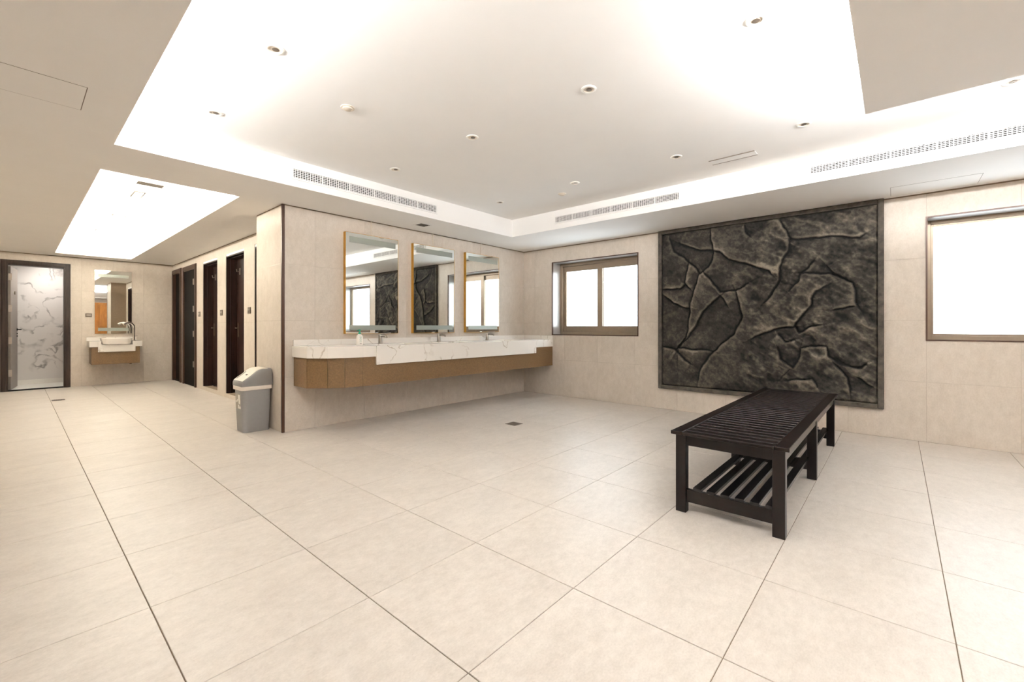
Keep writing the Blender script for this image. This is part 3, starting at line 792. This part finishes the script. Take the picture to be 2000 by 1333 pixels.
def plate_y(x, z, label):
    o = thing('wall_plate', label, 'plate', (x, YF, z)); part(o, 'cover', M['plate'], x - 0.045, x + 0.045, YF - 0.010, YF, z - 0.036, z + 0.036, 0.003)
    part(o, 'window', M['steel'], x - 0.03, x + 0.03, YF - 0.012, YF - 0.010, z - 0.006, z + 0.018)
plate_y(0.918, 1.325, 'small grey rectangular plate between the marble doorway and the hall mirror')
def plate_x(y, z, label):
    o = thing('wall_plate', label, 'plate', (XS, y, z)); part(o, 'cover', M['plate'], XS - 0.010, XS, y - 0.055, y + 0.055, z - 0.045, z + 0.045, 0.003)
    part(o, 'window', M['steel'], XS - 0.012, XS - 0.010, y - 0.035, y + 0.035, z - 0.006, z + 0.022)
plate_x(9.39, 1.335, 'small grey plate farthest down the stall wall, right of the hinged dark door')
plate_x(8.12, 1.335, 'small grey plate on the pillar between the two recessed stall doors')
plate_x(6.86, 1.342, 'small grey plate on the stall wall nearest the pier')

# ------------------------------------------------------------------ trash bin
def trash():
    x0, x1, y0, y1 = 1.562, 1.832, 5.085, 5.335
    root = thing('trash_bin', 'grey plastic trash bin with sloping swing lid standing against the pier', 'bin', ((x0 + x1) / 2, (y0 + y1) / 2, 0))
    def ring(g, z, r=0.055): return [(x, y, z) for x, y in rrect(x0 - g, x1 + g * 0.6, y0 - g, y1 + g, r, 5)]
    b = MB(); b.rings([ring(-0.012, 0, 0.03), ring(-0.006, 0.006), ring(0.006, 0.30), ring(0.010, 0.446), ring(0.010, 0.449)])
    b.build('body', M['bin_grey'], root, smooth=True)
    r_ = MB(); r_.rings([ring(0.020, 0.445, 0.04), ring(0.0225, 0.448, 0.042), ring(0.0225, 0.482, 0.042), ring(0.019, 0.486, 0.04)])
    r_.build('rim', M['bin_rim'], root, smooth=True)
    # lid: side outline along x, rounded across y
    prof = [(-0.020, 0.486), (-0.020, 0.520), (-0.012, 0.540), (0.03, 0.572), (0.075, 0.602), (0.115, 0.636), (0.140, 0.652), (0.175, 0.662), (0.262, 0.664), (0.274, 0.655), (0.282, 0.600), (0.285, 0.486)]
    n = len(prof); ya, yb = y0 - 0.020, y1 + 0.020
    rings = []
    for yy, sh in ((ya, 0.012), (ya + 0.004, 0.004), (ya + 0.013, 0.0), (yb - 0.013, 0.0), (yb - 0.004, 0.004), (yb, 0.012)):
        rings.append([(x0 + px_ + (sh if k < 6 else (-sh if k > 8 else 0)) * (1 if pz_ > 0.487 else 0.4), yy, pz_ - (sh if 1 <= k <= 10 else 0)) for k, (px_, pz_) in enumerate(prof)])
    lid = MB(); lid.rings(rings); lido = lid.build('lid', M['bin_lid'], root, smooth=True, angle=35)
    # pale swing flap lying on the slope
    fl = MB(); pts = [(-0.010, 0.5445), (0.030, 0.5745), (0.075, 0.6045), (0.115, 0.6385), (0.142, 0.6555), (0.178, 0.6645), (0.235, 0.6665)]
    fl.rings([[(x0 + a, y0 - 0.008, z), (x0 + a, y1 + 0.008, z), (x0 + a + 0.002, y1 + 0.008, z - 0.006), (x0 + a + 0.002, y0 - 0.008, z - 0.006)] for a, z in pts])
    flo = fl.build('flap', M['bin_flap'], root, smooth=True)
    lg = MB(); lg.rings([[(x0 + 0.060, y0 + 0.085, 0.5990), (x0 + 0.060, y0 + 0.125, 0.5990), (x0 + 0.072, y0 + 0.125, 0.6065), (x0 + 0.072, y0 + 0.085, 0.6065)],
        [(x0 + 0.060, y0 + 0.085, 0.5955), (x0 + 0.060, y0 + 0.125, 0.5955), (x0 + 0.072, y0 + 0.125, 0.603), (x0 + 0.072, y0 + 0.085, 0.603)]])
    lg.build('maker_mark', M['ink_dark'], flo)
    sl = MB(); sl.rings([[(x0 + a, y1 - 0.030, z), (x0 + a, y1 - 0.016, z), (x0 + a + 0.001, y1 - 0.016, z - 0.004), (x0 + a + 0.001, y1 - 0.030, z - 0.004)] for a, z in ((0.008, 0.5595), (0.030, 0.5762), (0.075, 0.6062), (0.100, 0.6272))])
    sl.build('flap_slot', M['dark'], flo)
    # printed sticker on the front: grey field, white figure and lines
    xs = lambda z: x0 - 0.0055 - 0.0035 * (z - 0.30) / 0.146
    def st(mb, ya_, yb_, za, zb, off):
        mb.rings([[(xs(z) - off, ya_, z), (xs(z) - off, yb_, z), (xs(z) - off + 0.0022, yb_, z), (xs(z) - off + 0.0022, ya_, z)] for z in (za, zb)])
    a = MB(); st(a, 5.135, 5.285, 0.245, 0.405, 0.0014); so = a.build('sticker', plain('sticker_grey', (168, 160, 146), 0.5), root)
    a = MB()
    for ya_, yb_, za, zb in ((5.155, 5.205, 0.335, 0.395), (5.150, 5.195, 0.300, 0.340), (5.140, 5.175, 0.250, 0.275), (5.182, 5.212, 0.250, 0.290), (5.225, 5.245, 0.318, 0.345), (5.255, 5.275, 0.31, 0.33)): st(a, ya_, yb_, za, zb, 0.0022)
    a.build('sticker_print', M['white'], so)
trash()

# ------------------------------------------------------------------ ceiling fittings
DG = 'recessed downlights in the large tray ceiling'
def downlight(x, y, label, prev=None):
    if prev is not None: return dup(prev, (x, y, T), label)
    root = thing('downlight', label, 'light', (x, y, T), DG)
    r = MB(); r.lathe(x, y, [(0.036, T), (0.050, T), (0.050, T - 0.003), (0.044, T - 0.006), (0.036, T - 0.006)], 28, cap=False)
    n = 28; r.f += [(4 * n + i, 4 * n + (i + 1) % n, (i + 1) % n, i) for i in range(n)]
    r.build('trim_ring', M['white'], root, smooth=True)
    c = MB(); c.lathe(x, y, [(0.036, T - 0.0055), (0.030, T - 0.0048), (0.030, T - 0.0005), (0.001, T - 0.0005)], 24, cap=False)
    c.build('reflector', M['downlight_inner'], root, smooth=True)
    l = MB(); l.lathe(x + 0.006, y, [(0.018, T - 0.0008), (0.018, T - 0.0035), (0.012, T - 0.0042)], 18); l.build('lens', M['plate'], root, smooth=True)
    return root
d0 = downlight(0.947, 2.580, 'recessed downlight at upper left of the tray ceiling, the larger of the left pair')
downlight(0.947, 3.668, 'recessed downlight nearest the left back corner of the tray ceiling', d0)
downlight(2.447, 0.530, 'recessed downlight close beside the dropped ceiling panel, nearest the viewer', d0)
downlight(2.447, 1.495, 'recessed downlight in the centre row, second from the dropped ceiling panel', d0)
downlight(2.447, 2.580, 'recessed downlight in the centre row, third from the dropped ceiling panel', d0)
downlight(2.447, 3.668, 'recessed downlight in the centre row, right above the left air grille', d0)
downlight(3.943, 0.530, 'recessed downlight beside the far corner of the dropped ceiling panel', d0)
downlight(3.943, 1.495, 'recessed downlight just left of the slim ceiling slot panel', d0)
downlight(3.943, 2.577, 'recessed downlight near the smoke detector in the far row', d0)
downlight(3.943, 3.668, 'recessed downlight in the far back corner of the tray ceiling', d0)
downlight(4.12, -0.545, 'recessed downlight at the right frame edge beyond the dropped panel', d0)

def detector(x, y, label, prev=None):
    if prev is not None: return dup(prev, (x, y, T), label)
    root = thing('smoke_detector', label, 'detector', (x, y, T), 'smoke detectors on the tray ceiling')
    MB().lathe(x, y, [(0.046, T), (0.046, T - 0.005), (0.040, T - 0.007)], 24).build('base', M['cable'], root, smooth=True)
    MB().lathe(x, y, [(0.034, T - 0.007), (0.034, T - 0.013), (0.026, T - 0.017), (0.010, T - 0.018)], 24).build('head', M['cable'], root, smooth=True)
    return root
s0 = detector(1.538, 2.884, 'white smoke detector on the left part of the tray ceiling')
detector(4.175, 2.902, 'white smoke detector on the tray ceiling near the right air grille', s0)

def grille(name_label, along, fixed, a0, a1, z0, z1, sections, dirn):
    """egg-crate supply grille lying against a bulkhead face; along 'x' (face y=fixed) or 'y' (face x=fixed)"""
    mid = (a0 + a1) / 2
    loc = (mid, fixed, z0) if along == 'x' else (fixed, mid, z0)
    root = thing('air_grille', name_label, 'vent', loc, 'white egg-crate air grilles in the tray sides')
    def bx(mb, p, q, d0, d1, za, zb):
        lo, hi = sorted((fixed - d0, fixed - d1))
        if along == 'x': mb.box(p, q, lo, hi, za, zb)
        else: mb.box(lo, hi, p, q, za, zb)
    k = MB(); bx(k, a0, a1, 0.0, 0.002, z0, z1); k.build('backing', M['dark'], root)
    f = MB(); e = 0.006
    bx(f, a0 - 0.012, a0 + e, 0, 0.012, z0 - 0.010, z1 + 0.010); bx(f, a1 - e, a1 + 0.012, 0, 0.012, z0 - 0.010, z1 + 0.010)
    bx(f, a0 + e, a1 - e, 0, 0.012, z0 - 0.010, z0 + 0.004); bx(f, a0 + e, a1 - e, 0, 0.012, z1 - 0.004, z1 + 0.010)
    f.build('frame', M['ceil'], root)
    for i in range(1, sections):
        p = a0 + (a1 - a0) * i / sections; m = MB(); bx(m, p - 0.006, p + 0.006, 0.002, 0.011, z0 + 0.004, z1 - 0.004); m.build('mullion', M['ceil'], root)
    nb = 5
    for i in range(nb):
        z = z0 + 0.004 + (z1 - z0 - 0.008) * (i + 0.5) / nb - 0.0; m = MB(); bx(m, a0 + e, a1 - e, 0.002, 0.008, z - 0.0022, z + 0.0022); m.build('blade', M['ceil'], root)
    nf = 72; m = MB()
    for i in range(1, nf):
        p = a0 + (a1 - a0) * i / nf; bx(m, p - 0.0022, p + 0.0022, 0.002, 0.009, z0 + 0.004, z1 - 0.004)
    o = m.build('fins', M['ceil'], root); o['kind'] = 'stuff'
grille('long perforated white air grille in the left back side of the tray ceiling', 'x', TY1, 1.679, 3.345, 2.475, 2.563, 6, -1)
grille('perforated white air grille above the left window and dark rock panel', 'y', TX1, 1.755, 3.39, 2.478, 2.560, 6, -1)
grille('perforated white air grille above the right window, running out of frame', 'y', TX1, -1.05, 0.585, 2.474, 2.548, 6, -1)

def flat_fitting(name, label, cat, x0, x1, y0, y1, z, build):
    root = thing(name, label, cat, ((x0 + x1) / 2, (y0 + y1) / 2, z)); build(root, x0, x1, y0, y1, z); return root
def exhaust(root, x0, x1, y0, y1, z):
    f = MB(); e = 0.014
    f.box(x0, x1, y0, y0 + e, z - 0.006, z).box(x0, x1, y1 - e, y1, z - 0.006, z).box(x0, x0 + e, y0 + e, y1 - e, z - 0.006, z).box(x1 - e, x1, y0 + e, y1 - e, z - 0.006, z)
    f.build('frame', M['ceil'], root)
    part(root, 'backing', M['dark'], x0 + e, x1 - e, y0 + e, y1 - e, z - 0.001, z)
    for k in range(4):
        y = y0 + e + (y1 - y0 - 2 * e) * (k + 0.5) / 4
        part(root, 'slat', M['plate'], x0 + e, x1 - e, y - 0.005, y + 0.005, z - 0.005, z - 0.002)
flat_fitting('ceiling_vent', 'small square dark ceiling vent in the soffit above the mirrors', 'vent', 3.32, 3.49, 4.42, 4.585, H, exhaust)
def slot(root, x0, x1, y0, y1, z):
    part(root, 'panel', M['ceil'], x0 + 0.01, x1 - 0.01, y0, y1, z - 0.004, z)
    for a in (x0, x1 - 0.008): part(root, 'slot_edge', M['plate'], a, a + 0.008, y0, y1, z - 0.005, z)
flat_fitting('slot_diffuser', 'slim rectangular slot panel on the bright tray ceiling near the right side', 'vent', 4.245, 4.367, 0.93, 1.31, T, slot)
def hatch(root, x0, x1, y0, y1, z):
    part(root, 'gap', M['plate'], x0, x1, y0, y1, z - 0.0008, z)
    part(root, 'panel', M['ceil'], x0 + 0.004, x1 - 0.004, y0 + 0.003, y1 - 0.003, z - 0.0011, z - 0.0008)
flat_fitting('access_hatch', 'flush square access hatch in the left soffit of the ceiling', 'hatch', -0.12, 0.261, 3.276, 3.645, H, hatch)
flat_fitting('access_hatch', 'flush access hatch in the soffit above the right window', 'hatch', 5.36, 5.72, -0.545, 0.047, H, hatch)
flat_fitting('ceiling_vent', 'pale louvred vent nearest the viewer in the bright hall tray ceiling', 'vent', 0.84, 1.09, 5.95, 6.13, T, exhaust)
def sq(root, x0, x1, y0, y1, z):
    part(root, 'frame', M['plate'], x0, x1, y0, y1, z - 0.004, z); part(root, 'cover', M['ceil'], x0 + 0.012, x1 - 0.012, y0 + 0.02, y1 - 0.02, z - 0.008, z - 0.004)
flat_fitting('ceiling_panel', 'small square framed panel in the bright hall tray ceiling', 'panel', 0.893, 0.992, 6.46, 6.77, T, sq)
flat_fitting('slot_diffuser', 'thin slot fitting midway along the bright hall tray ceiling', 'vent', 0.88, 1.02, 8.0, 8.12, T, slot)
flat_fitting('slot_diffuser', 'thin slot fitting at the far end of the bright hall tray ceiling', 'vent', 0.84, 1.02, 9.42, 9.56, T, slot)

def drain(x0, x1, y0, y1, label):
    root = thing('floor_drain', label, 'drain', ((x0 + x1) / 2, (y0 + y1) / 2, 0.0)); z = 0.0
    part(root, 'pan', M['dark'], x0 + 0.01, x1 - 0.01, y0 + 0.01, y1 - 0.01, z, z + 0.001)
    f = MB(); e = 0.016
    f.box(x0, x1, y0, y0 + e, z, z + 0.003).box(x0, x1, y1 - e, y1, z, z + 0.003).box(x0, x0 + e, y0 + e, y1 - e, z, z + 0.003).box(x1 - e, x1, y0 + e, y1 - e, z, z + 0.003)
    f.build('frame', M['plate'], root)
    for k in range(6):
        x = x0 + e + (x1 - x0 - 2 * e) * (k + 0.5) / 6
        part(root, 'bar', M['plate'], x - 0.006, x + 0.006, y0 + e, y1 - e, z + 0.001, z + 0.003)
drain(3.697, 3.84, 3.213, 3.36, 'square dark metal floor drain in the tiles before the marble counter')
drain(0.365, 0.505, 9.46, 9.60, 'square floor drain in the hall tiles near the marble doorway')

# wooden lockers on the rear wall, seen only in the hall mirror
def lockers():
    root = thing('locker_bank', 'orange brown wooden lockers reflected at the left of the hall mirror', 'lockers', (2.3, YB, 0))
    part(root, 'carcass', M['locker'], 1.2, 3.4, YB + 0.03, YB + 0.45, 0, 2.2)
    for i in range(5):
        for j in range(2):
            x = 1.21 + i * 0.438; z = 0.08 + j * 1.03
            part(root, 'door', M['locker'], x, x + 0.428, YB + 0.45, YB + 0.47, z, z + 1.0, 0.003)
lockers()
